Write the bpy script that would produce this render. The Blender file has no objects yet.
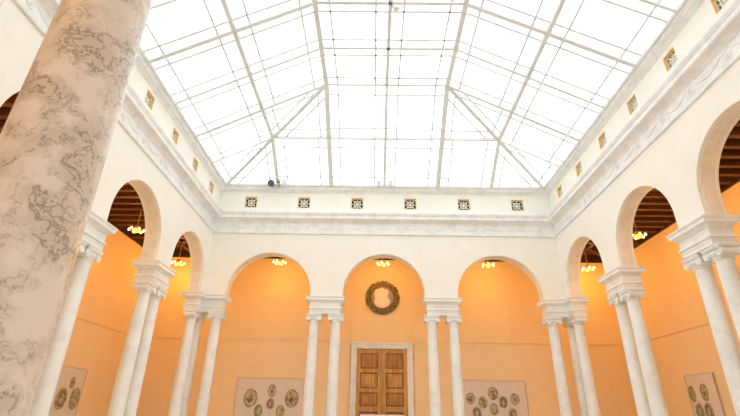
import bpy, bmesh, math, random
from mathutils import Vector, Matrix
random.seed(7)
PI = math.pi
S = bpy.context.scene
C = S.collection

# ------------------------------------------------------------------ materials
def new_mat(name):
    m = bpy.data.materials.new(name); m.use_nodes = True
    nt = m.node_tree; b = nt.nodes['Principled BSDF']
    return m, nt, b
def plain(name, col, rough=.6, metal=0., spec=.4, bump=0., bscale=30., vary=0., vscale=3.):
    m, nt, b = new_mat(name)
    b.inputs['Base Color'].default_value = (*col, 1)
    b.inputs['Roughness'].default_value = rough
    b.inputs['Metallic'].default_value = metal
    b.inputs['Specular IOR Level'].default_value = spec
    geo = nt.nodes.new('ShaderNodeNewGeometry')
    if vary:
        n = nt.nodes.new('ShaderNodeTexNoise'); n.inputs['Scale'].default_value = vscale
        n.inputs['Detail'].default_value = 6
        nt.links.new(geo.outputs['Position'], n.inputs['Vector'])
        r = nt.nodes.new('ShaderNodeValToRGB')
        r.color_ramp.elements[0].position = .3; r.color_ramp.elements[1].position = .7
        r.color_ramp.elements[0].color = (*[c * (1 - vary) for c in col], 1)
        r.color_ramp.elements[1].color = (*[min(1, c * (1 + vary)) for c in col], 1)
        nt.links.new(n.outputs['Fac'], r.inputs['Fac']); nt.links.new(r.outputs['Color'], b.inputs['Base Color'])
    if bump:
        n = nt.nodes.new('ShaderNodeTexNoise'); n.inputs['Scale'].default_value = bscale
        nt.links.new(geo.outputs['Position'], n.inputs['Vector'])
        bp = nt.nodes.new('ShaderNodeBump'); bp.inputs['Strength'].default_value = bump; bp.inputs['Distance'].default_value = .01
        nt.links.new(n.outputs['Fac'], bp.inputs['Height']); nt.links.new(bp.outputs['Normal'], b.inputs['Normal'])
    return m
def marble(name, base, patch, vein, veins=1., scale=2.6, rough=.35, mask=(.45, .6)):
    m, nt, b = new_mat(name); N = nt.nodes.new; L = nt.links.new
    geo = N('ShaderNodeNewGeometry')
    w = N('ShaderNodeTexNoise'); w.inputs['Scale'].default_value = scale * 1.4; w.inputs['Detail'].default_value = 5
    L(geo.outputs['Position'], w.inputs['Vector'])
    mx = N('ShaderNodeVectorMath'); mx.operation = 'MULTIPLY_ADD'; mx.inputs[1].default_value = (.35, .35, .35)
    L(w.outputs['Color'], mx.inputs[0]); L(geo.outputs['Position'], mx.inputs[2])
    v = N('ShaderNodeTexNoise'); v.inputs['Scale'].default_value = scale * 2.2; v.inputs['Detail'].default_value = 7; v.inputs['Roughness'].default_value = .6
    L(mx.outputs['Vector'], v.inputs['Vector'])
    s = N('ShaderNodeMath'); s.operation = 'SUBTRACT'; s.inputs[1].default_value = .5; L(v.outputs['Fac'], s.inputs[0])
    a = N('ShaderNodeMath'); a.operation = 'ABSOLUTE'; L(s.outputs[0], a.inputs[0])
    mr = N('ShaderNodeMapRange'); mr.inputs['From Min'].default_value = 0; mr.inputs['From Max'].default_value = .035
    mr.inputs['To Min'].default_value = 1; mr.inputs['To Max'].default_value = 0; L(a.outputs[0], mr.inputs['Value'])
    p = N('ShaderNodeTexNoise'); p.inputs['Scale'].default_value = scale; p.inputs['Detail'].default_value = 4
    L(mx.outputs['Vector'], p.inputs['Vector'])
    pr = N('ShaderNodeMapRange'); pr.inputs['From Min'].default_value = mask[0]; pr.inputs['From Max'].default_value = mask[1]; L(p.outputs['Fac'], pr.inputs['Value'])
    c1 = N('ShaderNodeMix'); c1.data_type = 'RGBA'; c1.inputs['A'].default_value = (*base, 1); c1.inputs['B'].default_value = (*patch, 1); L(pr.outputs['Result'], c1.inputs['Factor'])
    f = N('ShaderNodeMath'); f.operation = 'MULTIPLY'; L(mr.outputs['Result'], f.inputs[0]); L(pr.outputs['Result'], f.inputs[1])
    f2 = N('ShaderNodeMath'); f2.operation = 'MULTIPLY'; f2.inputs[1].default_value = veins; L(f.outputs[0], f2.inputs[0])
    c2 = N('ShaderNodeMix'); c2.data_type = 'RGBA'; L(c1.outputs['Result'], c2.inputs['A']); c2.inputs['B'].default_value = (*vein, 1); L(f2.outputs[0], c2.inputs['Factor'])
    L(c2.outputs['Result'], b.inputs['Base Color']); b.inputs['Roughness'].default_value = rough
    b.inputs['Specular IOR Level'].default_value = .35
    return m
def emit(name, col, st):
    m = bpy.data.materials.new(name); m.use_nodes = True; nt = m.node_tree
    nt.nodes.remove(nt.nodes['Principled BSDF']); e = nt.nodes.new('ShaderNodeEmission')
    e.inputs['Color'].default_value = (*col, 1); e.inputs['Strength'].default_value = st
    nt.links.new(e.outputs[0], nt.nodes['Material Output'].inputs['Surface']); return m
def wood(name, c0, c1, axis='Z', scale=6.):
    m, nt, b = new_mat(name); N = nt.nodes.new; L = nt.links.new
    geo = N('ShaderNodeNewGeometry'); mp = N('ShaderNodeMapping')
    sc = {'X': (.6, 6, 6), 'Y': (6, .6, 6), 'Z': (6, 6, .6)}[axis]
    mp.inputs['Scale'].default_value = sc; L(geo.outputs['Position'], mp.inputs['Vector'])
    n = N('ShaderNodeTexNoise'); n.inputs['Scale'].default_value = scale * .4; n.inputs['Detail'].default_value = 6
    L(mp.outputs['Vector'], n.inputs['Vector']); r = N('ShaderNodeValToRGB')
    r.color_ramp.elements[0].position = .35; r.color_ramp.elements[1].position = .65
    r.color_ramp.elements[0].color = (*c0, 1); r.color_ramp.elements[1].color = (*c1, 1)
    L(n.outputs['Fac'], r.inputs['Fac']); L(r.outputs['Color'], b.inputs['Base Color'])
    b.inputs['Roughness'].default_value = .5; return m

M = {}
M['plaster'] = plain('cream_plaster', (.875, .855, .77), .85, bump=.15, bscale=60, vary=.02)
M['stone'] = marble('pale_grey_stone', (.86, .87, .85), (.80, .81, .79), (.62, .62, .58), .4, 3.5, .6)
M['orange'] = plain('peach_orange_wall_paint', (.92, .71, .425), .85, vary=.02)
M['marble'] = marble('white_marble', (.85, .89, .88), (.80, .84, .83), (.64, .64, .61), .4, 3., .35)
M['veined'] = marble('grey_veined_marble', (.86, .81, .76), (.70, .645, .56), (.20, .18, .13), .8, 5.2, .3, (.42, .58))
M['soffit'] = marble('beige_soffit_marble', (.84, .79, .69), (.78, .73, .63), (.6, .53, .44), .4, 5., .6)
M['frame'] = plain('painted_skylight_steel', (.74, .77, .76), .5)
M['bar'] = plain('lead_glazing_bar', (.74, .78, .79), .5)
M['beam'] = wood('dark_brown_beam_wood', (.07, .025, .013), (.125, .045, .021), 'X')
M['plank'] = wood('dark_ceiling_planks', (.035, .014, .008), (.06, .022, .012), 'Y')
M['door'] = wood('golden_brown_door_wood', (.44, .21, .05), (.72, .40, .11), 'Z', 7)
M['door_dark'] = wood('dark_door_wood', (.25, .10, .025), (.36, .16, .04), 'Z', 7)
M['door_panel'] = wood('mid_brown_door_wood', (.36, .16, .035), (.56, .28, .075), 'Z', 7)
M['gold'] = plain('ochre_gold_lining', (.94, .64, .26), .5)
M['black'] = plain('black_vent_void', (.02, .018, .015), .8)
M['brass'] = plain('polished_brass', (.80, .44, .08), .3, .3)
M['bulb'] = emit('warm_lamp_glass', (1, .82, .56), 6)
M['board'] = plain('beige_display_board', (.76, .68, .59), .8, vary=.05, vscale=6)
M['darkmetal'] = plain('dark_grey_metal', (.10, .11, .15), .4, .5)
M['whitemetal'] = plain('white_enamel', (.75, .77, .78), .4)
M['wreath_green'] = plain('glazed_green_foliage', (.13, .18, .05), .3, vary=.6, vscale=14)
M['wreath_gold'] = plain('glazed_yellow_fruit', (.34, .31, .06), .3, vary=.3, vscale=14)
M['terracotta'] = plain('glazed_brown_rim', (.26, .12, .08), .35)
M['glaze_pink'] = plain('pale_pink_glaze', (.90, .74, .66), .4)
M['glaze_blue'] = plain('grey_blue_glaze', (.28, .31, .38), .4)
M['floor'] = marble('pale_floor_stone', (.80, .78, .73), (.74, .72, .66), (.55, .5, .45), .3, 1.5, .5)
M['white'] = plain('white_paint', (.85, .84, .82), .6)
def majolica(name, a, b_, c):
    m, nt, b = new_mat(name); N = nt.nodes.new; L = nt.links.new
    g = N('ShaderNodeNewGeometry'); n = N('ShaderNodeTexNoise'); n.inputs['Scale'].default_value = 11; n.inputs['Detail'].default_value = 3
    L(g.outputs['Position'], n.inputs['Vector']); r = N('ShaderNodeValToRGB'); e = r.color_ramp.elements
    e[0].position = .36; e[0].color = (*a, 1); e[1].position = .62; e[1].color = (*c, 1); x = e.new(.5); x.color = (*b_, 1)
    L(n.outputs['Fac'], r.inputs['Fac']); L(r.outputs['Color'], b.inputs['Base Color']); b.inputs['Roughness'].default_value = .3; return m
M['maj1'] = majolica('ochre_majolica', (.20, .20, .13), (.62, .47, .20), (.55, .48, .32))
M['maj2'] = majolica('green_majolica', (.20, .21, .15), (.40, .37, .18), (.55, .44, .22))
M['maj3'] = majolica('dark_majolica', (.13, .12, .12), (.24, .21, .16), (.42, .33, .18))
# laylight glass: milky, partly see-through
g = bpy.data.materials.new('milky_laylight_glass'); g.use_nodes = True; nt = g.node_tree
nt.nodes.remove(nt.nodes['Principled BSDF'])
tr = nt.nodes.new('ShaderNodeBsdfTransparent'); tl = nt.nodes.new('ShaderNodeBsdfTranslucent'); mxs = nt.nodes.new('ShaderNodeMixShader')
tr.inputs['Color'].default_value = (.97, .99, 1, 1); tl.inputs['Color'].default_value = (.95, .97, .98, 1); mxs.inputs['Fac'].default_value = .45
nt.links.new(tr.outputs[0], mxs.inputs[1]); nt.links.new(tl.outputs[0], mxs.inputs[2]); nt.links.new(mxs.outputs[0], nt.nodes['Material Output'].inputs['Surface'])
M['glass'] = g
g2 = bpy.data.materials.new('clear_added_window_glass'); g2.use_nodes = True; nt = g2.node_tree  # glass of the added window behind the viewpoint
nt.nodes.remove(nt.nodes['Principled BSDF']); tr = nt.nodes.new('ShaderNodeBsdfTransparent'); tr.inputs['Color'].default_value = (.93, .95, .95, 1)
nt.links.new(tr.outputs[0], nt.nodes['Material Output'].inputs['Surface'])
M['clear'] = g2

# ------------------------------------------------------------------ mesh helpers
def obj(name, bm, m, parent=None, smooth=False):
    bmesh.ops.recalc_face_normals(bm, faces=bm.faces)
    me = bpy.data.meshes.new(name); bm.to_mesh(me); bm.free(); me.materials.append(M[m] if isinstance(m, str) else m)
    if smooth:
        for p in me.polygons: p.use_smooth = True
        try: me.set_sharp_from_angle(angle=math.radians(40))
        except Exception: pass
    o = bpy.data.objects.new(name, me); C.objects.link(o)
    if parent: o.parent = parent
    return o
def struct(name, bm, m, parent=None, smooth=False):
    o = obj(name, bm, m, parent, smooth)
    if not parent: o['kind'] = 'structure'
    return o
def empty(name, loc=(0, 0, 0), rz=0, kind=None):
    o = bpy.data.objects.new(name, None); o.empty_display_size = .2; C.objects.link(o)
    o.location = loc; o.rotation_euler = (0, 0, rz)
    if kind: o['kind'] = kind
    return o
def thing(name, label, cat, loc=(0, 0, 0), rz=0, group=None):
    o = empty(name, loc, rz); o['label'] = label; o['category'] = cat
    if group: o['group'] = group
    return o
def copy_tree(o, parent=None):
    c = o.copy(); C.objects.link(c)
    if parent: c.parent = parent
    for ch in [x for x in KIDS(o)]: copy_tree(ch, c)
    return c
def KIDS(o): return [x for x in C.objects if x.parent is o and x is not o]
def dup(o, loc, rz, label):
    c = copy_tree(o); c.location = loc; c.rotation_euler = (0, 0, rz); c['label'] = label
    return c
def box(bm, x0, x1, y0, y1, z0, z1):
    v = [bm.verts.new(p) for p in ((x0,y0,z0),(x1,y0,z0),(x1,y1,z0),(x0,y1,z0),(x0,y0,z1),(x1,y0,z1),(x1,y1,z1),(x0,y1,z1))]
    for f in ((0,3,2,1),(4,5,6,7),(0,1,5,4),(1,2,6,5),(2,3,7,6),(3,0,4,7)): bm.faces.new([v[i] for i in f])
    return v
def cbox(bm, x0, x1, y0, y1, z0, z1, b=.01):
    n = bmesh.new(); box(n, x0, x1, y0, y1, z0, z1)
    bmesh.ops.bevel(n, geom=n.edges[:], offset=b, segments=2, affect='EDGES', profile=.6)
    me = bpy.data.meshes.new('t'); n.to_mesh(me); n.free(); bm.from_mesh(me); bpy.data.meshes.remove(me)
def lathe(bm, prof, seg=32, mat=None, cap=True):
    """profile of (r,z) revolved about z, then moved by mat"""
    mat = mat or Matrix(); rings = []
    for r, z in prof:
        rings.append([bm.verts.new(mat @ Vector((r*math.cos(2*PI*k/seg), r*math.sin(2*PI*k/seg), z))) for k in range(seg)])
    for a, b in zip(rings, rings[1:]):
        for k in range(seg): bm.faces.new((a[k], a[(k+1) % seg], b[(k+1) % seg], b[k]))
    if cap: bm.faces.new(rings[0][::-1]); bm.faces.new(rings[-1])
def tube(bm, pts, r, seg=8):
    pts = [Vector(p) for p in pts]; rings = []
    for i, p in enumerate(pts):
        d = (pts[min(i+1, len(pts)-1)] - pts[max(i-1, 0)]).normalized()
        up = Vector((0,0,1)) if abs(d.z) < .95 else Vector((1,0,0))
        a = d.cross(up).normalized(); b = d.cross(a)
        rr = r[i] if isinstance(r, (list, tuple)) else r
        rings.append([bm.verts.new(p + (a*math.cos(2*PI*k/seg) + b*math.sin(2*PI*k/seg))*rr) for k in range(seg)])
    for a, b in zip(rings, rings[1:]):
        for k in range(seg): bm.faces.new((a[k], a[(k+1) % seg], b[(k+1) % seg], b[k]))
    bm.faces.new(rings[0][::-1]); bm.faces.new(rings[-1])
def bar(bm, a, b, w, d, up=Vector((0,0,1))):
    """rectangular bar from a to b, w wide, d deep"""
    a = Vector(a); b = Vector(b); t = (b-a).normalized(); s = t.cross(up).normalized(); n = s.cross(t).normalized()
    vs = []
    for p in (a, b):
        for i, j in ((-1,-1),(1,-1),(1,1),(-1,1)): vs.append(bm.verts.new(p + s*(w/2*i) + n*(d/2*j)))
    for f in ((0,1,2,3),(7,6,5,4),(0,4,5,1),(1,5,6,2),(2,6,7,3),(3,7,4,0)): bm.faces.new([vs[i] for i in f])
def offset_poly(poly, o):
    """offset a ccw polygon outward by o (mitred)"""
    n = len(poly); out = []
    for i in range(n):
        p0, p1, p2 = Vector(poly[i-1]), Vector(poly[i]), Vector(poly[(i+1) % n])
        d1 = (p1-p0).normalized(); d2 = (p2-p1).normalized()
        n1 = Vector((d1.y, -d1.x)); n2 = Vector((d2.y, -d2.x))
        m = (n1+n2).normalized(); out.append(p1 + m*(o/max(.2, m.dot(n1))))
    return out
def sweep(bm, poly, prof, caps=True):
    rings = []
    for o, z in prof:
        rings.append([bm.verts.new((p.x, p.y, z)) for p in offset_poly(poly, o)])
    n = len(poly)
    for a, b in zip(rings, rings[1:]):
        for k in range(n): bm.faces.new((a[k], a[(k+1) % n], b[(k+1) % n], b[k]))
    if caps: bm.faces.new(rings[0][::-1]); bm.faces.new(rings[-1])
def blob(bm, c, r, sc=(1,1,1), seg=10):
    m = Matrix.Translation(c) @ Matrix.Diagonal((*[r*s for s in sc], 1))
    bmesh.ops.create_uvsphere(bm, u_segments=seg, v_segments=max(6, seg*2//3), radius=1, matrix=m)

# ------------------------------------------------------------------ key dimensions
WX, YB, YF, T = 5.56, 13.52, 1.53, .40       # court faces of the arcade walls, wall thickness
ZI, ZS, ZW, ZE = 4.90, 6.30, 6.98, 8.68      # impost top, arch crown, foot of entablature, eaves
XO, YO, YN = 8.80, 16.40, -1.40              # outer walls of the galleries
ZC = 7.10                                    # underside of gallery beams

# ------------------------------------------------------------------ arcade walls
def arcade(name, s0, s1, arches, to3, ZS=ZS):
    """wall in (s,z), thickness u 0..T ; to3(s,u,z) -> world"""
    bm = bmesh.new(); N = 28; prof = []
    s = s0; prof.append((s0, ZI))
    for c, r in arches:
        zc = ZS - r
        prof.append((c-r, ZI))
        for k in range(N+1):
            a = PI - PI*k/N; prof.append((c + r*math.cos(a), zc + r*math.sin(a)))
        prof.append((c+r, ZI))
    prof.append((s1, ZI))
    P = []
    for p in prof:
        if not P or (abs(p[0]-P[-1][0]) > 1e-6 or abs(p[1]-P[-1][1]) > 1e-6): P.append(p)
    V = {}
    def v(s, u, z):
        k = (round(s, 5), round(u, 5), round(z, 5))
        if k not in V: V[k] = bm.verts.new(to3(s, u, z))
        return V[k]
    for (a, za), (b, zb) in zip(P, P[1:]):
        if b - a > 1e-6:
            for u in (0, T): bm.faces.new((v(a,u,za), v(b,u,zb), v(b,u,ZE), v(a,u,ZE)))
            bm.faces.new((v(a,0,ZE), v(b,0,ZE), v(b,T,ZE), v(a,T,ZE)))
        bm.faces.new((v(a,0,za), v(b,0,zb), v(b,T,zb), v(a,T,za)))
    for s_ in (s0, s1): bm.faces.new((v(s_,0,ZI), v(s_,T,ZI), v(s_,T,ZE), v(s_,0,ZE)))
    return bm
def soffit(c, r, to3, ZS=ZS):
    """sunk panel with raised borders lining one arch"""
    bm = bmesh.new(); zc = ZS - r; N = 36; u0, u1, d = .075, T-.075, .012
    pts = [(c-r+d, ZI+.02)] + [(c + (r-d)*math.cos(PI-PI*k/N), zc + (r-d)*math.sin(PI-PI*k/N)) for k in range(N+1)] + [(c+r-d, ZI+.02)]
    pin = [(c-r-.02, ZI+.02)] + [(c + (r+.02)*math.cos(PI-PI*k/N), zc + (r+.02)*math.sin(PI-PI*k/N)) for k in range(N+1)] + [(c+r+.02, ZI+.02)]
    R = [[bm.verts.new(to3(s, u, z)) for u, (s, z) in ((u0, q), (u0, p), (u1, p), (u1, q))] for p, q in zip(pts, pin)]
    for a, b in zip(R, R[1:]):
        for k in range(4): bm.faces.new((a[k], a[(k+1) % 4], b[(k+1) % 4], b[k]))
    bm.faces.new(R[0]); bm.faces.new(R[-1])
    return bm
def cut_holes(o, boxes):
    """real openings for the vent grilles"""
    bm = bmesh.new()
    for b in boxes: box(bm, *b)
    bmesh.ops.recalc_face_normals(bm, faces=bm.faces)
    me = bpy.data.meshes.new('cut'); bm.to_mesh(me); bm.free(); co = bpy.data.objects.new('cut', me); C.objects.link(co)
    md = o.modifiers.new('b', 'BOOLEAN'); md.object = co; md.operation = 'DIFFERENCE'; md.solver = 'EXACT'
    dg = bpy.context.evaluated_depsgraph_get(); nm = bpy.data.meshes.new_from_object(o.evaluated_get(dg))
    o.modifiers.clear(); o.data = nm; bpy.data.objects.remove(co)
GZ, GS, GZS = 8.09, .205, 8.16                            # vent grille centre height and half size
GBX = [-4.50, -2.71, -.91, .88, 2.68, 4.47]
GSY = [12.62, 11.19, 9.74, 8.27, 6.84, 5.42]
ZA = 6.36; KS = .86
AB = [(-3.585, 1.315), (0, 1.275), (3.585, 1.315)]
AS = [(3.05, 1.13), (6.12, 1.12), (9.10, 1.11), (12.13, 1.13)]
back_m = lambda s, u, z: (s, YB+u, z)
front_m = lambda s, u, z: (s, YF-u, z)
right_m = lambda s, u, z: (WX+u, s, z)
left_m = lambda s, u, z: (-WX-u, s, z)
wb = struct('wall_back', arcade('wall_back', -WX-T, WX+T, AB, back_m), 'plaster')
cut_holes(wb, [(x-GS, x+GS, YB-.1, YB+.16, GZ-GS, GZ+GS) for x in GBX])
wr = struct('wall_right', arcade('wall_right', YF-T+.401, YB-.001, AS, right_m, ZA), 'plaster')
cut_holes(wr, [(WX-.1, WX+.16, y-GS*KS, y+GS*KS, GZS-GS*KS, GZS+GS*KS) for y in GSY])
wl = struct('wall_left', arcade('wall_left', YF-T+.401, YB-.001, AS, left_m, ZA), 'plaster')
cut_holes(wl, [(-WX-.16, -WX+.1, y-GS*KS, y+GS*KS, GZS-GS*KS, GZS+GS*KS) for y in GSY])
wf = struct('wall_front', arcade('wall_front', -WX-T, WX+T, AB, front_m), 'plaster')
for c, r in AB: struct('soffit_panel', soffit(c, r, back_m), 'soffit', wb)
for c, r in AS[1:]:
    struct('soffit_panel', soffit(c, r, right_m, ZA), 'soffit', wr); struct('soffit_panel', soffit(c, r, left_m, ZA), 'soffit', wl)

# ------------------------------------------------------------------ entablature and crown moulding around the court
court = [(WX, YF), (-WX, YF), (-WX, YB), (WX, YB)]     # clockwise: offsets go inwards
def ring(prof, n):
    bm = bmesh.new(); rings = []
    for o, z in prof:
        rings.append([bm.verts.new(p) for p in ((WX-o, YF+o, z), (WX-o, YB-o, z), (-WX+o, YB-o, z), (-WX+o, YF+o, z))])
    rings.append(rings[0])
    for a, b in zip(rings, rings[1:]):
        for k in range(4): bm.faces.new((a[k], a[(k+1) % 4], b[(k+1) % 4], b[k]))
    return bm
ent = [(-.01, 6.94), (.035, 6.945), (.045, 6.96), (.045, 6.985), (.02, 6.995), (.02, 7.30), (.035, 7.31), (.035, 7.335), (.05, 7.345),
       (.07, 7.37), (.10, 7.385), (.11, 7.40), (.19, 7.43), (.20, 7.45), (.20, 7.53), (.205, 7.54), (.215, 7.545), (.225, 7.57), (.24, 7.60),
       (.245, 7.62), (.245, 7.65), (.20, 7.665), (-.01, 7.70)]
t1 = struct('trim_1', ring(ent, 1), 'stone')
def relief(axis):
    """shallow rosettes and swags carved on the frieze of one side"""
    bm = bmesh.new()
    if axis == 'back': P0, L0, f = 0, 2*WX, lambda s, d, z: (-WX+s, YB-.02-d, z)
    elif axis == 'right': P0, L0, f = 1, YB-YF, lambda s, d, z: (WX-.02-d, YF+s, z)
    else: P0, L0, f = 2, YB-YF, lambda s, d, z: (-WX+.02+d, YF+s, z)
    n = int(L0/.92); st = L0/n
    for i in range(n):
        s = (i+.5)*st; k = 14; R = []
        for r, d in ((.085, -.01), (.085, .014), (.062, .016), (.055, .006), (.035, .006), (.028, .02), (.0, .022)):
            R.append([bm.verts.new(f(s + r*math.cos(2*PI*j/k), d, 7.165 + r*math.sin(2*PI*j/k))) for j in range(k)] if r else [bm.verts.new(f(s, d, 7.165))])
        for a, b in zip(R, R[1:]):
            for j in range(k):
                if len(b) > 1: bm.faces.new((a[j], a[(j+1) % k], b[(j+1) % k], b[j]))
                else: bm.faces.new((a[j], a[(j+1) % k], b[0]))
        pts = []
        for j in range(9):
            q = j/8; pts.append(f(s + .12 + q*(st-.24), .004, 7.235 - .11*math.sin(PI*q)))
        if i < n-1: tube(bm, pts, [.006+.010*math.sin(PI*j/8) for j in range(9)], 6)
    return bm
for ax in ('back', 'right', 'left'): struct('frieze_carving', relief(ax), 'stone', t1, True)
cr = [(-.01, 8.44), (.02, 8.445), (.02, 8.47), (.035, 8.475), (.05, 8.50), (.085, 8.525), (.09, 8.54), (.12, 8.545), (.12, 8.585), (.135, 8.60), (.15, 8.625), (.155, 8.64), (.155, 8.68), (-.01, 8.68)]
cr = [(o, 8.45 + (z-8.44)*.72) for o, z in cr]
struct('trim_2', ring(cr, 2), 'stone')

# ------------------------------------------------------------------ floor, galleries
bm = bmesh.new(); box(bm, -XO-.3, XO+.3, YN-.3, YO+.3, -.2, 0); struct('floor', bm, 'floor')
def slab(name, b, m, **k):
    bm = bmesh.new(); box(bm, *b); return struct(name, bm, m, **k)
slab('wall_outer_right', (XO, XO+.3, YN-.3, YO+.3, 0, 7.5), 'orange')
slab('wall_outer_left', (-XO-.3, -XO, YN-.3, YO+.3, 0, 7.5), 'orange')
WN = (-.3, 2.9, 1.0, 3.7)                      # unseen window added behind the viewpoint, a daylight source for the near column
bm = bmesh.new()
for b in ((-XO, WN[0], 0, 7.5), (WN[1], XO, 0, 7.5), (WN[0], WN[1], 0, WN[2]), (WN[0], WN[1], WN[3], 7.5)): box(bm, b[0], b[1], YN-.3, YN, b[2], b[3])
struct('wall_outer_front', bm, 'plaster')
w2 = empty('added_window_2', (0, 0, 0), 0, 'structure')
bm = bmesh.new()
for k in range(5): x = WN[0]+.04+(WN[1]-WN[0]-.08)*k/4; box(bm, x-.04, x+.04, YN-.22, YN-.12, WN[2], WN[3])
for z in (WN[2]+.04, (WN[2]+WN[3])/2, WN[3]-.04): box(bm, WN[0], WN[1], YN-.21, YN-.13, z-.04, z+.04)
obj('added_window_frame', bm, 'white', w2)
bm = bmesh.new(); box(bm, WN[0], WN[1], YN-.175, YN-.165, WN[2], WN[3]); obj('added_window_panes', bm, 'clear', w2)
# back gallery wall with a shallow arched recess around door and roundel
def back_wall():
    bm = bmesh.new(); c, r, zt, d = 0, 1.13, 6.86, .05; N = 28; z1 = 7.5
    P = [(-XO, 0), (c-r, 0), (c-r, zt-r)] + [(c+r*math.cos(PI-PI*k/N), zt-r+r*math.sin(PI-PI*k/N)) for k in range(1, N)] + [(c+r, zt-r), (c+r, 0), (XO, 0)]
    def q(p): return bm.verts.new(p)
    def F(*a): bm.faces.new([q(p) for p in a])
    for (a, za), (b, zb) in zip(P, P[1:]):
        if b - a > 1e-6: F((a, YO, za), (b, YO, zb), (b, YO, z1), (a, YO, z1))
        if abs(a) <= r+1e-6 and abs(b) <= r+1e-6: F((a, YO, za), (b, YO, zb), (b, YO+d, zb), (a, YO+d, za))
    F((-r, YO+d, 0), (r, YO+d, 0), (r, YO+d, zt), (-r, YO+d, zt))
    F((-XO, YO+.3, 0), (XO, YO+.3, 0), (XO, YO+.3, z1), (-XO, YO+.3, z1))
    for x in (-XO, XO): F((x, YO, 0), (x, YO+.3, 0), (x, YO+.3, z1), (x, YO, z1))
    F((-XO, YO, z1), (XO, YO, z1), (XO, YO+.3, z1), (-XO, YO+.3, z1))
    bmesh.ops.remove_doubles(bm, verts=bm.verts, dist=1e-5); return bm
struct('wall_outer_back', back_wall(), 'orange')
# thin string mouldings
bm = bmesh.new()
for z in (4.06,):
    for x0, x1 in ((-XO, -1.14), (1.14, XO)):
        box(bm, x0, x1, YO-.035, YO, z-.03, z+.03); box(bm, x0, x1, YO-.02, YO, z-.055, z-.03)
    for sx in (-1, 1):
        a, b = sorted((sx*XO, sx*(XO-.035))); box(bm, a, b, YN, YO-.035, z-.03, z+.03)
        a, b = sorted((sx*XO, sx*(XO-.02))); box(bm, a, b, YN, YO-.035, z-.055, z-.03)
struct('trim_3', bm, 'orange')
# ceilings with beams
def ceiling(name, b, beams, mat='beam'):
    c = slab(name, (b[0], b[1], b[2], b[3], ZC+.24, ZC+.32), 'plank')
    for p in beams:
        m = bmesh.new(); bar(m, p[0], p[1], .12, .24)
        for v in m.verts: v.co.z = ZC if v.co.z < ZC+.12 else ZC+.24
        obj('ceiling_beam', m, mat, c)
    for y in ():
        pass
    return c
BZ = ZC + .12
ix = WX + T
side = []
y = YF + .25
while y < YB + .2: side.append(y); y += .412
ceiling('ceiling_right', (ix, XO, YN, YO), [((ix, q, BZ), (XO, q, BZ)) for q in side] + [((ix+.05, YB+T-.02, BZ), (XO-.05, YO-.1, BZ)), ((ix, YB+T+.5, BZ), (XO, YB+T+.5, BZ)), ((ix+1.3, YB+T, BZ), (ix+1.3, YO, BZ))])
ceiling('ceiling_left', (-XO, -ix, YN, YO), [((-XO, q, BZ), (-ix, q, BZ)) for q in side] + [((-ix-.05, YB+T-.02, BZ), (-XO+.05, YO-.1, BZ)), ((-XO, YB+T+.5, BZ), (-ix, YB+T+.5, BZ)), ((-ix-1.3, YB+T, BZ), (-ix-1.3, YO, BZ))])
bx = [-5.75 + i*.41 for i in range(29)]
ceiling('ceiling_back', (-ix, ix, YB+T, YO), [((q, YB+T, BZ), (q, YO, BZ)) for q in bx])
ceiling('ceiling_front', (-ix, ix, YN, YF-T), [((q, YN, BZ), (q, YF-T, BZ)) for q in bx])
bm = bmesh.new()
for sx in (-1, 1):
    a, b = sorted((sx*XO, sx*(XO-.07))); box(bm, a, b, YN, YO-.07, ZC-.04, ZC+.24)
box(bm, -XO, XO, YO-.07, YO, ZC-.04, ZC+.24)
struct('trim_4', bm, 'plank')

# ------------------------------------------------------------------ double door
dr = empty('door_1', (0, YO+.05, 0), 0, 'structure')
bm = bmesh.new()
for sx in (-1, 1):
    a, b = sorted((sx*.88, sx*1.08)); cbox(bm, a, b, -.11, 0, 0, 3.77, .012)
    a, b = sorted((sx*.90, sx*.945)); box(bm, a, b, -.125, -.10, 0, 3.75)
cbox(bm, -1.08, 1.08, -.11, 0, 3.765, 3.92, .012); box(bm, -.945, .945, -.125, -.10, 3.79, 3.83); cbox(bm, -1.12, 1.12, -.15, 0, 3.915, 3.98, .012)
obj('door_frame', bm, 'stone', dr)
for sx in (-1, 1):
    x0, x1 = sorted((sx*.012, sx*.875)); rows = ((.25, .98), (1.12, 1.74), (1.90, 2.34), (2.46, 2.98), (3.10, 3.62))
    bm = bmesh.new(); box(bm, x0, x1, -.03, 0, .02, 3.755)
    leaf = obj('door_leaf', bm, 'door_dark', dr)
    bm = bmesh.new(); ins = .125
    cbox(bm, x0, x0+ins, -.065, -.03, .02, 3.755, .006); cbox(bm, x1-ins, x1, -.065, -.03, .02, 3.755, .006)
    zs = [.02] + [z for r_ in rows for z in r_] + [3.755]
    for q in range(0, len(zs), 2): cbox(bm, x0+ins, x1-ins, -.062, -.03, zs[q], zs[q+1], .006)
    obj('stile_frame', bm, 'door', leaf)
    for k, (z0, z1) in enumerate(rows):
        bm = bmesh.new(); a, b = x0+ins+.05, x1-ins-.05; mid = k == 3
        cbox(bm, a, b, -.055, -.03, z0+.05, z1-.05, .012); cbox(bm, a+.07, b-.07, -.075, -.05, z0+.12, z1-.12, .012)
        obj('raised_panel', bm, 'door' if mid else 'door_panel', leaf)
    bm = bmesh.new(); blob(bm, (sx*.07, -.09, 1.35), .03); obj('door_knob', bm, 'brass', leaf, True)

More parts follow.
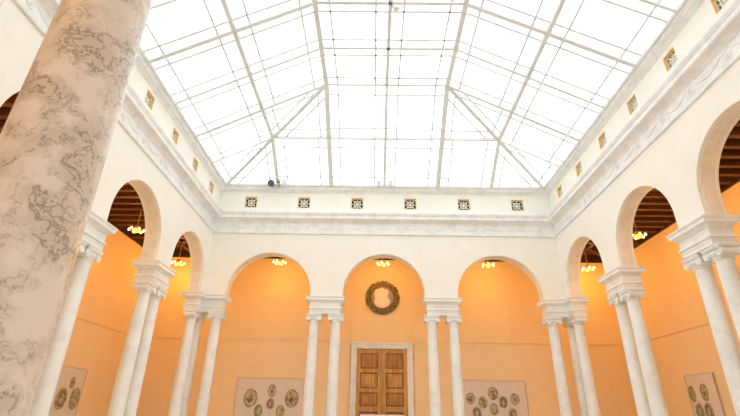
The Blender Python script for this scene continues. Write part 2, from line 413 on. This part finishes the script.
# ------------------------------------------------------------------ columns
def shaft_prof(r0=.165, r1=.138, z0=.33, z1=4.13):
    p = []
    for k in range(15):
        t = k/14; p.append((r0 - (r0-r1)*t**1.6, z0 + (z1-z0)*t))
    return [(r0+.018, z0-.03), (r0+.018, z0-.012)] + p + [(r1+.002, z1+.008), (r1+.018, z1+.014), (r1+.024, z1+.026), (r1+.018, z1+.038), (r1, z1+.045)]
def make_column(label, loc, rz, mat='marble', seg=40):
    t = thing('column', label, 'column', loc, rz, None)
    b = bmesh.new(); cbox(b, -.25, .25, -.25, .25, 0, .10, .008)
    lathe(b, [(.20, .09), (.235, .11), (.245, .14), (.235, .17), (.205, .18), (.195, .21), (.20, .235), (.215, .25), (.22, .27), (.205, .29), (.185, .302)], 36)
    obj('base', b, mat, t, True)
    s = bmesh.new(); lathe(s, shaft_prof(), seg); obj('shaft', s, mat, t, True)
    c = bmesh.new()
    lathe(c, [(.136, 4.17), (.145, 4.20), (.17, 4.225), (.19, 4.25), (.195, 4.275), (.18, 4.295)], 32)
    box(c, -.19, .19, -.15, .15, 4.285, 4.325)
    cbox(c, -.215, .215, -.19, .19, 4.325, 4.345, .006); cbox(c, -.228, .228, -.20, .20, 4.345, 4.388, .01)
    cap = obj('capital', c, mat, t, True)
    for sx in (-1, 1):
        v = bmesh.new(); R = Matrix.Translation((sx*.165, 0, 4.262)) @ Matrix.Rotation(PI/2, 4, 'X')
        lathe(v, [(.012, -.178), (.022, -.176), (.024, -.168), (.036, -.168), (.042, -.176), (.052, -.176), (.056, -.168), (.064, -.170), (.070, -.176), (.074, -.172),
                  (.074, -.12), (.058, -.05), (.050, 0), (.058, .05), (.074, .12), (.074, .172), (.070, .176), (.064, .170), (.056, .168), (.052, .176), (.042, .176), (.036, .168), (.024, .168), (.022, .176), (.012, .178)], 20, R)
        obj('volute', v, mat, cap, True)
    return t
XP, YC, XC = 1.785, YB+.20, WX+.20
G = None
c0 = make_column('slim white marble column left of the doorway, left one of its pair', (-XP-.33, YC, 0), 0)
cols = [
 (-XP+.33, YC, 0, 'slim white marble column left of the doorway, right one of its pair'),
 (XP-.33, YC, 0, 'slim white marble column right of the doorway, left one of its pair'),
 (XP+.33, YC, 0, 'slim white marble column right of the doorway, right one of its pair'),
 (-5.10, YC, 0, 'white column at far left corner of the court, under the end of the far arcade'),
 (-XC, 13.92, PI/2, 'white column in the angle of the far left corner, hidden behind its neighbour'),
 (-XC, 13.44, PI/2, 'white column at far left corner, nearest one, under the left arcade'),
 (5.10, YC, 0, 'white column at far right corner of the court, under the end of the far arcade'),
 (XC, 13.92, PI/2, 'white column in the angle of the far right corner, hidden behind its neighbour'),
 (XC, 13.44, PI/2, 'white column at far right corner, nearest one, under the right arcade'),
 (-XC, 10.66-.27, PI/2, 'white column between two near arches on the left, nearer one of its pair'),
 (-XC, 10.66+.27, PI/2, 'white column between two near arches on the left, farther one of its pair'),
 (-XC, 7.68-.27, PI/2, 'white column mostly hidden behind the big veined column, nearer of its pair'),
 (-XC, 7.68+.27, PI/2, 'white column edge showing right beside the big veined column, farther of its pair'),
 (XC, 10.66-.27, PI/2, 'right arcade white column mid way along, nearer one of its pair'),
 (XC, 10.66+.27, PI/2, 'right arcade white column mid way along, farther one of its pair'),
 (XC, 7.68-.27, PI/2, 'large white column at right edge of photo, right one of its pair'),
 (XC, 7.68+.27, PI/2, 'large white column near right edge of photo, left one of its pair')]
for x, y, rz, lb in cols: dup(c0, (x, y, 0), rz, lb)
f0 = make_column('huge grey veined marble column close up at the left of the photo', (-1.432, YF-.20, 0), 0, 'veined', 96)
dup(f0, (-2.115, YF-.20, 0), 0, 'pale marble column just showing in the top left corner of the photo')

# ------------------------------------------------------------------ impost blocks above the column pairs
imp = [(0, 4.389), (0, 4.46), (.006, 4.465), (.006, 4.515), (.028, 4.52), (.034, 4.535), (.034, 4.55), (.012, 4.565), (.0, 4.58), (0, 4.715), (.018, 4.72), (.03, 4.745), (.06, 4.765), (.07, 4.78),
       (.10, 4.785), (.10, 4.845), (.112, 4.86), (.122, 4.885), (.122, 4.899), (.0, 4.8995)]
def impost(label, poly):
    cx = sum(p[0] for p in poly)/len(poly); cy = sum(p[1] for p in poly)/len(poly)
    bm = bmesh.new(); sweep(bm, [(p[0]-cx, p[1]-cy) for p in poly], [(o, z-4.389) for o, z in imp])
    o = obj('impost_block', bm, 'marble'); o.location = (cx, cy, 4.389); o['label'] = label; o['category'] = 'impost block'
    return o
def rect(x0, x1, y0, y1): return [(x0, y0), (x1, y0), (x1, y1), (x0, y1)]
e = .012
impost('moulded white impost block over the column pair left of the doorway', rect(-XP-.475, -XP+.475, YB-e, YB+T+e))
impost('moulded white impost block over the column pair right of the doorway', rect(XP-.475, XP+.475, YB-e, YB+T+e))
for sx, n in ((-1, 'left'), (1, 'right')):
    x0, x1 = sorted((sx*(WX-e), sx*(WX+T+e)))
    impost('moulded white impost block on the %s arcade, over its mid way column pair' % n, rect(x0, x1, 10.66-.41, 10.66+.41))
    impost(('moulded white impost block at the right edge, largest in the photo' if sx > 0 else 'moulded white impost block emerging from behind the big veined column'), rect(x0, x1, 7.68-.41, 7.68+.41))
    L = [(WX-e, 13.24), (WX+T+e, 13.24), (WX+T+e, 14.14), (WX-e, 14.14), (WX-e, YB+T+e), (4.93, YB+T+e), (4.93, YB-e), (WX-e, YB-e)]
    if sx < 0: L = [(-x, y) for x, y in L][::-1]
    impost('L shaped white impost block at the far %s corner of the court' % n, L)
o_f = bmesh.new()
for sx in (-1, 1): sweep(o_f, rect(sx*XP-.475, sx*XP+.475, YF-T-e, YF+e), imp)
for sx in (-1, 1): sweep(o_f, rect(min(sx*4.86, sx*(WX+T)), max(sx*4.86, sx*(WX+T)), YF-T-e, YF+e), imp)
struct('pier_capping', o_f, 'marble', wf)

# ------------------------------------------------------------------ vent grilles
def make_grille(label, loc, rz):
    """faces -y; origin on the wall face"""
    t = thing('vent_grille', label, 'vent grille', loc, rz, 'pierced square vents in the attic wall')
    bm = bmesh.new(); s, w, d = GS, .012, .155
    for a in (((-s, s), (s-w, s)), ((-s, s), (-s, -s+w)), ((-s, -s+w), (-s+w, s-w)), ((s-w, s), (-s+w, s-w))):
        box(bm, a[0][0], a[0][1], -.002, d, a[1][0], a[1][1])
    obj('lining', bm, 'gold', t)
    bm = bmesh.new(); box(bm, -s+w, s-w, d-.015, d-.001, -s+w, s-w); obj('backing', bm, 'black', t)
    bm = bmesh.new(); y = .085; k = s-w
    U = Vector((0, 1, 0))
    for a, b, ww in (((-k, -k), (k, k), .022), ((-k, k), (k, -k), .022), ((0, -k), (0, k), .018), ((-k, 0), (k, 0), .018)):
        bar(bm, (a[0], y, a[1]), (b[0], y, b[1]), ww, .024, U)
    q = k*.52
    for a, b in (((-q, -q), (q, -q)), ((q, -q), (q, q)), ((q, q), (-q, q)), ((-q, q), (-q, -q))): bar(bm, (a[0], y, a[1]), (b[0], y, b[1]), .022, .03, U)
    for a, b in (((-k, -k), (k, -k)), ((k, -k), (k, k)), ((k, k), (-k, k)), ((-k, k), (-k, -k))): bar(bm, (a[0], y, a[1]), (b[0], y, b[1]), .022, .03, U)
    lathe(bm, [(.034, -.02), (.034, .02)], 16, Matrix.Translation((0, y, 0)) @ Matrix.Rotation(PI/2, 4, 'X'))
    obj('lattice', bm, 'plaster', t)
    return t
ordn = ['first', 'second', 'third', 'fourth', 'fifth', 'sixth']
gr0 = None
for i, x in enumerate(GBX):
    lb = 'square pierced vent in the far wall under the skylight, %s from the left' % ordn[i]
    if gr0 is None: gr0 = make_grille(lb, (x, YB, GZ), 0)
    else: dup(gr0, (x, YB, GZ), 0, lb)
for sx, n, rz in ((1, 'right', -PI/2), (-1, 'left', PI/2)):
    for i, y in enumerate(GSY):
        if sx < 0 and i > 3: continue
        gk = dup(gr0, (sx*WX, y, GZS), rz, 'square pierced vent in the %s hand wall under the skylight, %s from the far corner' % (n, ordn[i])); gk.scale = (KS, KS, KS)
# plain infill for the two openings the big column hides
for y in GSY[4:]:
    bm = bmesh.new(); box(bm, -WX-.155, -WX-.01, y-GS*KS, y+GS*KS, GZS-GS*KS, GZS+GS*KS); obj('vent_blank', bm, 'plaster', wl)

# ------------------------------------------------------------------ skylight
NI, NJ, GX, GYS = 6, 8, 1.8, 1.452
H = [8.665, 9.62, 10.563]
Y0 = 13.36
def nd(i, j):
    return Vector((-5.4+GX*i, Y0-GYS*j, H[min(2, i, NI-i, j, NJ-j)]))
win = empty('window_1', (0, 0, 0), 0, 'structure')
def rib(name, pts, w, d, lift=0):
    for a, b in zip(pts, pts[1:]):
        pass
    bm = bmesh.new()
    for a, b in zip(pts, pts[1:]): bar(bm, a + Vector((0,0,lift)), b + Vector((0,0,lift)), w, d)
    return obj(name, bm, 'frame', win)
for i in range(1, NI):                                   # bars running front to back
    w = .115 if i in (2, 4) else (.085 if i == 3 else .085)
    if i in (1, 5): rib('purlin', [nd(i, j) for j in range(1, NJ)], .10, .10)
    elif i == 3: rib('ridge_bar', [nd(i, j) for j in range(0, NJ+1)], .085, .09)
    else: rib('long_rafter', [nd(i, j) for j in range(2, NJ-1)], .12, .12)
for i in (1, 2, 4, 5):
    m = min(i, NI-i)
    w = .14 if m == 2 else .11
    rib('end_rafter', [nd(i, j) for j in range(0, m+1)], w, .11); rib('end_rafter', [nd(i, NJ-j) for j in range(0, m+1)], w, .11)
for j in (1, NJ-1):
    rib('purlin', [nd(i, j) for i in range(1, NI)], .07, .09)
for j in range(1, NJ):
    m = min(j, NJ-j); w = (.09 if j % 2 == 0 else .06)
    if m >= 2:
        rib('side_rafter', [nd(i, j) for i in range(0, 3)], w, .10); rib('side_rafter', [nd(i, j) for i in range(4, NI+1)], w, .10)
        rib('cross_bar', [nd(2, j), nd(4, j)], .065, .09)
    else:
        rib('side_rafter', [nd(0, j), nd(1, j)], .06, .09); rib('side_rafter', [nd(NI, j), nd(NI-1, j)], .06, .09)
for a, b in (((0, 0), (1, 1)), ((NI, 0), (-1, 1)), ((0, NJ), (1, -1)), ((NI, NJ), (-1, -1))):
    rib('hip_rafter', [nd(a[0]+b[0]*k, a[1]+b[1]*k) for k in range(3)], .11, .12)
bm = bmesh.new()
ec = [nd(0, 0), nd(NI, 0), nd(NI, NJ), nd(0, NJ)]
for a, b in zip(ec, ec[1:]+ec[:1]): bar(bm, a + Vector((0,0,-.01)), b + Vector((0,0,-.01)), .10, .07)
obj('eave_frame', bm, 'frame', win)
panels = []
for i in range(NI):
    for j in range(NJ):
        q = [(i, j), (i+1, j), (i+1, j+1), (i, j+1)]
        if (i, j) in ((0, 0), (1, 1), (4, 6), (5, 7)) : panels += [[q[0], q[1], q[2]], [q[0], q[2], q[3]]]
        elif (i, j) in ((5, 0), (4, 1), (0, 7), (1, 6)): panels += [[q[0], q[1], q[3]], [q[1], q[2], q[3]]]
        else: panels.append(q)
gl = bmesh.new(); gb = bmesh.new()
for p in panels:
    V = [nd(*k) for k in p]; gl.faces.new([gl.verts.new(v + Vector((0,0,.03))) for v in V])
    if len(V) == 4:
        for a, b, c, d in ((0, 1, 2, 3), (1, 2, 3, 0)):
            for t in (.19, .81):
                bar(gb, V[a].lerp(V[d], t), V[b].lerp(V[c], t), .042, .03)
    else:
        nrm = (V[1]-V[0]).cross(V[2]-V[0]).normalized()
        for k in range(3):
            A, B, Cc = V[k], V[(k+1) % 3], V[(k+2) % 3]
            d = (B-A).normalized(); h = (Cc-A) - d*(Cc-A).dot(d); t = .27/h.length
            bar(gb, A.lerp(Cc, t), B.lerp(Cc, t), .042, .03)
obj('glass_panes', gl, 'glass', win); obj('glazing_bars', gb, 'bar', win)
# steelwork of the outer roof seen as soft grey through the glass
tr_ = empty('trim_5', (0, 0, 0), 0, 'structure')
for j in (2, 4, 6):
    bm = bmesh.new(); yy = Y0-GYS*j+.12
    pts = [Vector((-5.6, yy+.1, 8.98)), Vector((-1.8, yy+.1, 10.95)), Vector((1.8, yy+.1, 10.95)), Vector((5.6, yy+.1, 8.98))]
    for a, b in zip(pts, pts[1:]): bar(bm, a, b, .22, .22)
    obj('roof_truss', bm, 'whitemetal', tr_)

# lamps on the skylight ledge
def ledge_lamp(label, x, r, mat, dark=False, z=8.80):
    z = 1.6 + (z-.02-1.6)*13.15/13.36; x = x*13.15/13.36
    t = thing('floodlight', label, 'floodlight', (x, 13.15, z), 0, None)
    R = Matrix.Rotation(math.radians(100), 4, 'X')
    b = bmesh.new(); lathe(b, [(r*.5, -r*1.1), (r*.75, -r*.9), (r*.95, -.02), (r, .0), (r, .03), (r*.86, .03), (r*.8, .0)], 24, R); obj('housing', b, mat, t, True)
    b = bmesh.new(); lathe(b, [(r*.8, .0), (r*.8, .008), (r*.3, .02)], 24, R); obj('lens', b, 'darkmetal' if dark else 'white', t, True)
    b = bmesh.new(); tube(b, [(-r*1.05, 0, 0), (-r*1.05, 0, -r*.9), (0, .02, -r*1.1), (r*1.05, 0, -r*.9), (r*1.05, 0, 0)], .01, 6); tube(b, [(0, .02, -r*1.1), (0, .08, 8.60-z), (0, .23, 8.60-z)], .012, 6)
    obj('bracket', b, mat, t, True)
    return t
ledge_lamp('dark round floodlight on the skylight ledge near the far left corner', -3.86, .11, 'darkmetal', True, 8.76)
ledge_lamp('small grey floodlight on the ledge just right of the dark round one', -3.60, .055, 'darkmetal', False, 8.84)
ledge_lamp('small pale floodlight on the ledge, next right after the small grey one', -3.42, .075, 'whitemetal', False, 8.82)
ledge_lamp('pale floodlight left of the centre glazing rib on the far ledge', -.19, .07, 'whitemetal', False, 8.82)
ledge_lamp('pale floodlight right of the centre glazing rib on the far ledge', .20, .08, 'whitemetal', False, 8.82)
t = thing('spotlight', 'small cream spotlight hanging from the centre rib of the skylight', 'spotlight', (.03, 7.56, 10.51))
b = bmesh.new(); tube(b, [(0, 0, 0), (.01, 0, -.07), (.05, 0, -.12)], .014, 6); obj('stem', b, 'darkmetal', t, True)
b = bmesh.new(); blob(b, (.115, 0, -.15), .06, (1.15, 1, .8), 16); obj('lamp_head', b, plain('cream_enamel', (.8, .66, .45), .5), t, True)

# ------------------------------------------------------------------ chandeliers
LAMP_W, LAMP_C = 60, (1, .44, .06)
def make_chandelier(label, loc):
    t = thing('chandelier', label, 'chandelier', loc, 0, 'brass chandeliers in the galleries')
    b = bmesh.new(); lathe(b, [(.02, ZC+.24-loc[2]), (.05, ZC+.22-loc[2]), (.012, ZC+.17-loc[2]), (.01, .17), (.03, .16), (.06, .13), (.03, .10), (.09, .08), (.13, .04), (.10, -.01), (.03, -.04), (.028, -.06), (.005, -.085)], 20)
    obj('stem', b, 'brass', t, True)
    for k in range(6):
        a = 2*PI*k/6 + .3; c_, s_ = math.cos(a), math.sin(a)
        b = bmesh.new()
        tube(b, [(c_*r, s_*r, z) for r, z in ((.04, .02), (.09, -.035), (.14, -.035), (.185, .0), (.205, .04))], .009, 6)
        lathe(b, [(.012, .03), (.034, .045), (.036, .052), (.014, .055), (.013, .065)], 12, Matrix.Translation((c_*.205, s_*.205, 0)))
        arm = obj('arm', b, 'brass', t, True)
        b = bmesh.new(); lathe(b, [(.010, -.03), (.022, -.012), (.027, .008), (.020, .03), (.010, .045)], 12, Matrix.Translation((c_*.205, s_*.205, .0))); obj('bulb', b, 'bulb', arm, True)
    return t
CH = [(0, 15.15, 'brass chandelier with lit bulbs above the far doorway'),
      (-3.68, 15.15, 'lit chandelier in the far arch left of the doorway'),
      (3.72, 15.15, 'lit chandelier in the far arch right of the doorway'),
      (-7.4, 15.4, 'lit chandelier seen through the narrow far arch of the left arcade'),
      (7.35, 15.4, 'lit chandelier seen through the narrow far arch of the right arcade'),
      (-7.4, 12.25, 'lit chandelier under the beams in the large left arch'),
      (7.4, 12.2, 'lit chandelier half behind the edge of the right hand middle arch'),
      (-7.4, 9.5, 'unseen chandelier added to light the left gallery, behind the veined column'),  # from here on unseen chandeliers, added only for their light
      (7.4, 9.5, 'unseen chandelier added to light the right gallery, behind the last arch'),
      (-7.4, 6.1, 'unseen chandelier added to light the left gallery, beyond the left edge of view'),
      (7.4, 6.1, 'unseen chandelier added to light the right gallery, beyond the right edge of view'),
      (-3.6, -.2, 'unseen chandelier added to light the near gallery, left of the veined column'),  # near gallery ones are added to warm the veined column
      (0.3, -.2, 'unseen chandelier added to light the near gallery, overhead'),
      (3.6, -.2, 'unseen chandelier added to light the near gallery, to the right')]
ch0 = None
for x, y, lb in CH:
    if ch0 is None: ch0 = make_chandelier(lb, (x, y, 6.5))
    else: dup(ch0, (x, y, 6.5), 0, lb)
    ld = bpy.data.lights.new('chandelier_light', 'POINT'); ld.energy = LAMP_W*(1 if y > 0 else (2.6 if x < 0 else .35)); ld.color = LAMP_C; ld.shadow_soft_size = .12  # added near gallery lights get their own strength, strongest on the left
    lo = bpy.data.objects.new('chandelier_light', ld); lo.location = (x, y, 6.36); C.objects.link(lo)

# ------------------------------------------------------------------ roundel
t = thing('roundel', 'round glazed relief with a leafy wreath rim above the doors', 'roundel', (0.01, YO+.048, 5.60))
RX = Matrix.Rotation(PI/2, 4, 'X')                       # lathe axis z -> -y
b = bmesh.new(); lathe(b, [(.60, .0), (.62, .03), (.56, .05), (.44, .05)], 48, RX); obj('backing', b, 'terracotta', t, True)
def ringprof(b, ri, ro, h0, h1, seg=56):
    rs = []
    for r, z in ((ri, h0), (ri, h1), ((ri+ro)/2, h1+.015), (ro, h1), (ro, h0)):
        rs.append([b.verts.new(RX @ Vector((r*math.cos(2*PI*k/seg), r*math.sin(2*PI*k/seg), z))) for k in range(seg)])
    rs.append(rs[0])
    for a, c in zip(rs, rs[1:]):
        for k in range(seg): b.faces.new((a[k], a[(k+1) % seg], c[(k+1) % seg], c[k]))
b = bmesh.new(); bg = bmesh.new()
for k in range(84):
    a = 2*PI*k/28 + (k//28)*.11; r = .50 + .05*(k//28) + random.uniform(-.012, .012)
    tgt = bg if random.random() < .38 else b
    m = Matrix.Translation((r*math.cos(a), -.065-.02*(k//28 == 1), r*math.sin(a))) @ Matrix.Rotation(-a+random.uniform(-.5, .5), 4, 'Y') @ Matrix.Diagonal((.034, .028, .05 if tgt is b else .036, 1))
    bmesh.ops.create_uvsphere(tgt, u_segments=8, v_segments=6, radius=1, matrix=m)
wr_ = obj('wreath_leaves', b, 'wreath_green', t, True); obj('wreath_fruit', bg, 'wreath_gold', t, True)
b = bmesh.new(); ringprof(b, .40, .47, .04, .075); obj('inner_rim', b, 'terracotta', t, True)
b = bmesh.new(); lathe(b, [(.41, .04), (.41, .052), (.001, .056)], 40, RX); obj('field', b, 'glaze_blue', t)
b = bmesh.new()                                          # plain draped bust in low relief
blob(b, (-.01, -.06, -.16), .30, (1.0, .20, .78), 20); blob(b, (-.03, -.07, .02), .24, (1.0, .28, 1.0), 18); blob(b, (-.03, -.08, .20), .15, (.95, .4, 1.1), 18)
blob(b, (.13, -.06, .20), .10, (1.1, .2, 1.2), 14); blob(b, (-.19, -.055, .12), .12, (1, .15, 1.6), 14)
obj('relief_figure', b, 'glaze_pink', t, True)

# ------------------------------------------------------------------ display boards and oval plaques
def board(label, loc, w, z0, z1, rz):
    t = thing('display_board', label, 'display board', loc, rz)
    b = bmesh.new(); cbox(b, -w/2, w/2, -.05, 0, z0, z1, .006); obj('panel', b, 'board', t)
    b = bmesh.new()
    for a in ((-w/2-.015, -w/2, z0-.015, z1+.015), (w/2, w/2+.015, z0-.015, z1+.015)): box(b, a[0], a[1], -.06, 0, a[2], a[3])
    for a in ((z0-.015, z0), (z1, z1+.015)): box(b, -w/2, w/2, -.06, 0, a[0], a[1])
    obj('edging', b, plain('board_edging', (.58, .48, .38), .7), t); return t
board('beige display board hung with oval plaques left of the doors', (-3.80, YO-.002, 0), 2.28, .016, 2.72, 0)
board('beige display board hung with oval plaques right of the doors', (3.80, YO-.002, 0), 2.16, .016, 2.76, 0)
board('beige board with oval plaques on the right gallery wall', (XO-.002, 13.28, 0), 1.15, .016, 2.80, -PI/2)
board('beige board with plaques on the left gallery wall beside the veined column', (-XO+.002, 13.30, 0), 1.18, .016, 2.70, PI/2)
def plaque(label, loc, rz, w, h, m, grp):
    t = thing('oval_plaque', label, 'plaque', loc, rz, grp)
    b = bmesh.new()
    A = Matrix.Diagonal((w/2, 1, h/2, 1)) @ RX
    lathe(b, [(1, 0), (1, .02), (.95, .035), (.86, .038), (.80, .028), (.80, .0)], 28, A); obj('rim', b, 'maj2', t, True)
    b = bmesh.new(); lathe(b, [(.80, .005), (.78, .022), (.55, .030), (.001, .036)], 28, A, cap=False); fld = obj('glazed_field', b, m, t, True)
    b = bmesh.new(); blob(b, (0, -.03, -h*.08), 1, (w*.17, .018, h*.17), 12); blob(b, (w*.02, -.034, h*.10), 1, (w*.09, .018, h*.09), 12); obj('relief_motif', b, 'maj1' if m != 'maj1' else 'maj3', fld, True)
    return t
yb = YO-.054
for x, z, w, h, m, lb in (
  (-4.44, 2.10, .46, .58, 'maj1', 'large oval plaque at the left of the board left of the doors'),
  (-3.73, 2.34, .27, .40, 'maj1', 'small ochre oval plaque, topmost on the board left of the doors'),
  (-3.75, 1.93, .25, .34, 'maj3', 'small dark oval plaque in the middle of the board left of the doors'),
  (-3.04, 2.10, .46, .58, 'maj1', 'large oval plaque at the right of the board left of the doors'),
  (-4.13, 1.70, .28, .40, 'maj2', 'small plaque low between the large left one and the dark middle one'),
  (-3.40, 1.70, .28, .40, 'maj2', 'small plaque low between the dark middle one and the large right one')):
    plaque(lb, (x, yb, z), 0, w, h, m, 'oval plaques left of the doors')
for x, z, m, lb in (
  (2.99, 2.20, 'maj1', 'oval plaque at the left end of the board right of the doors'),
  (3.40, 2.08, 'maj1', 'oval plaque second from the left on the board right of the doors'),
  (3.76, 2.37, 'maj1', 'topmost oval plaque on the board right of the doors'),
  (4.08, 2.10, 'maj3', 'dark oval plaque right of centre on the board right of the doors'),
  (4.48, 2.20, 'maj1', 'oval plaque at the right end of the board right of the doors'),
  (3.75, 1.89, 'maj2', 'green oval plaque directly below the topmost on the board right of the doors'),
  (3.17, 1.76, 'maj3', 'dark plaque cut by the lower left of the photo edge, board right of the doors'),
  (4.36, 1.74, 'maj3', 'dark plaque cut by the photo edge at lower right of the right board')):
    plaque(lb, (x, yb, z), 0, (.34 if 'topmost oval' in lb else .29), (.42 if 'topmost oval' in lb else .37), m, 'oval plaques right of the doors')
for y, z, w, h, m, lb in (
  (13.69, 2.32, .24, .42, 'maj2', 'upper left oval plaque on the right gallery wall board'),
  (13.18, 2.34, .27, .44, 'maj2', 'upper right oval plaque on the right gallery wall board'),
  (13.55, 1.86, .28, .44, 'maj3', 'lower left oval plaque on the right gallery wall board'),
  (13.19, 1.86, .28, .44, 'maj3', 'lower right oval plaque on the right gallery wall board')):
    plaque(lb, (XO-.054, y, z), -PI/2, w, h, m, 'oval plaques on the right gallery wall')
for y, z, w, h, m, lb in (
  (13.05, 1.90, .44, .56, 'maj3', 'large oval plaque touching the veined column outline, left gallery wall'),
  (13.64, 1.92, .40, .58, 'maj2', 'large oval plaque at the right of the left gallery wall board'),
  (13.36, 2.32, .16, .30, 'maj1', 'small plaque above the two large ones on the left gallery wall')):
    plaque(lb, (-XO+.054, y, z), PI/2, w, h, m, 'plaques on the left gallery wall')
# plinth in front of the doors
t = thing('display_plinth', 'low white display plinth standing before the double doors', 'plinth', (0, 15.55, 0))
b = bmesh.new(); cbox(b, -.70, .70, -.25, .25, 0, .15, .01); obj('base', b, 'white', t)
b = bmesh.new(); cbox(b, -.64, .64, -.20, .20, .15, 1.58, .01); obj('body', b, 'white', t)
b = bmesh.new(); cbox(b, -.69, .69, -.25, .25, 1.58, 1.65, .01); obj('top_slab', b, 'white', t)

# ------------------------------------------------------------------ sky
w = bpy.data.worlds.new('overcast_sky'); S.world = w; w.use_nodes = True; nt = w.node_tree
bg = nt.nodes['Background']; tc = nt.nodes.new('ShaderNodeTexCoord'); n = nt.nodes.new('ShaderNodeTexNoise'); n.inputs['Scale'].default_value = 2.2; n.inputs['Detail'].default_value = 4
nt.links.new(tc.outputs['Generated'], n.inputs['Vector']); r = nt.nodes.new('ShaderNodeValToRGB')
r.color_ramp.elements[0].position = .3; r.color_ramp.elements[1].position = .7
r.color_ramp.elements[0].color = (.80, .86, .92, 1); r.color_ramp.elements[1].color = (1, 1, 1, 1)
nt.links.new(n.outputs['Fac'], r.inputs['Fac']); nt.links.new(r.outputs['Color'], bg.inputs['Color']); bg.inputs['Strength'].default_value = 2.6

# ------------------------------------------------------------------ camera
f, pi_, ya, ro = 445.3662, .4374, -.0128, -.0178
cd = bpy.data.cameras.new('camera'); cam = bpy.data.objects.new('camera', cd); C.objects.link(cam); S.camera = cam
cd.sensor_fit = 'HORIZONTAL'; cd.sensor_width = 36; cd.lens = 36*f/740; cd.clip_start = .05
c_, s_ = math.cos(ya), math.sin(ya); A = Matrix(((c_, -s_, 0), (s_, c_, 0), (0, 0, 1)))
c_, s_ = math.cos(pi_), math.sin(pi_); B = Matrix(((1, 0, 0), (0, -s_, c_), (0, c_, s_)))
c_, s_ = math.cos(ro), math.sin(ro); D = Matrix(((c_, -s_, 0), (s_, c_, 0), (0, 0, 1)))
Mw = D @ B @ A                                           # rows: right, up, forward
R3 = Matrix((Mw[0], Mw[1], -Mw[2])).transposed()
cam.matrix_world = Matrix.Translation((-.302, 0, 1.6)) @ R3.to_4x4()

S.view_settings.view_transform = 'Standard'; S.view_settings.look = 'None'
S.view_settings.exposure = 0.0; S.view_settings.gamma = 1; S.view_settings.use_curve_mapping = False
S.cycles.use_denoising = True
S.cycles.max_bounces = 10; S.cycles.diffuse_bounces = 6
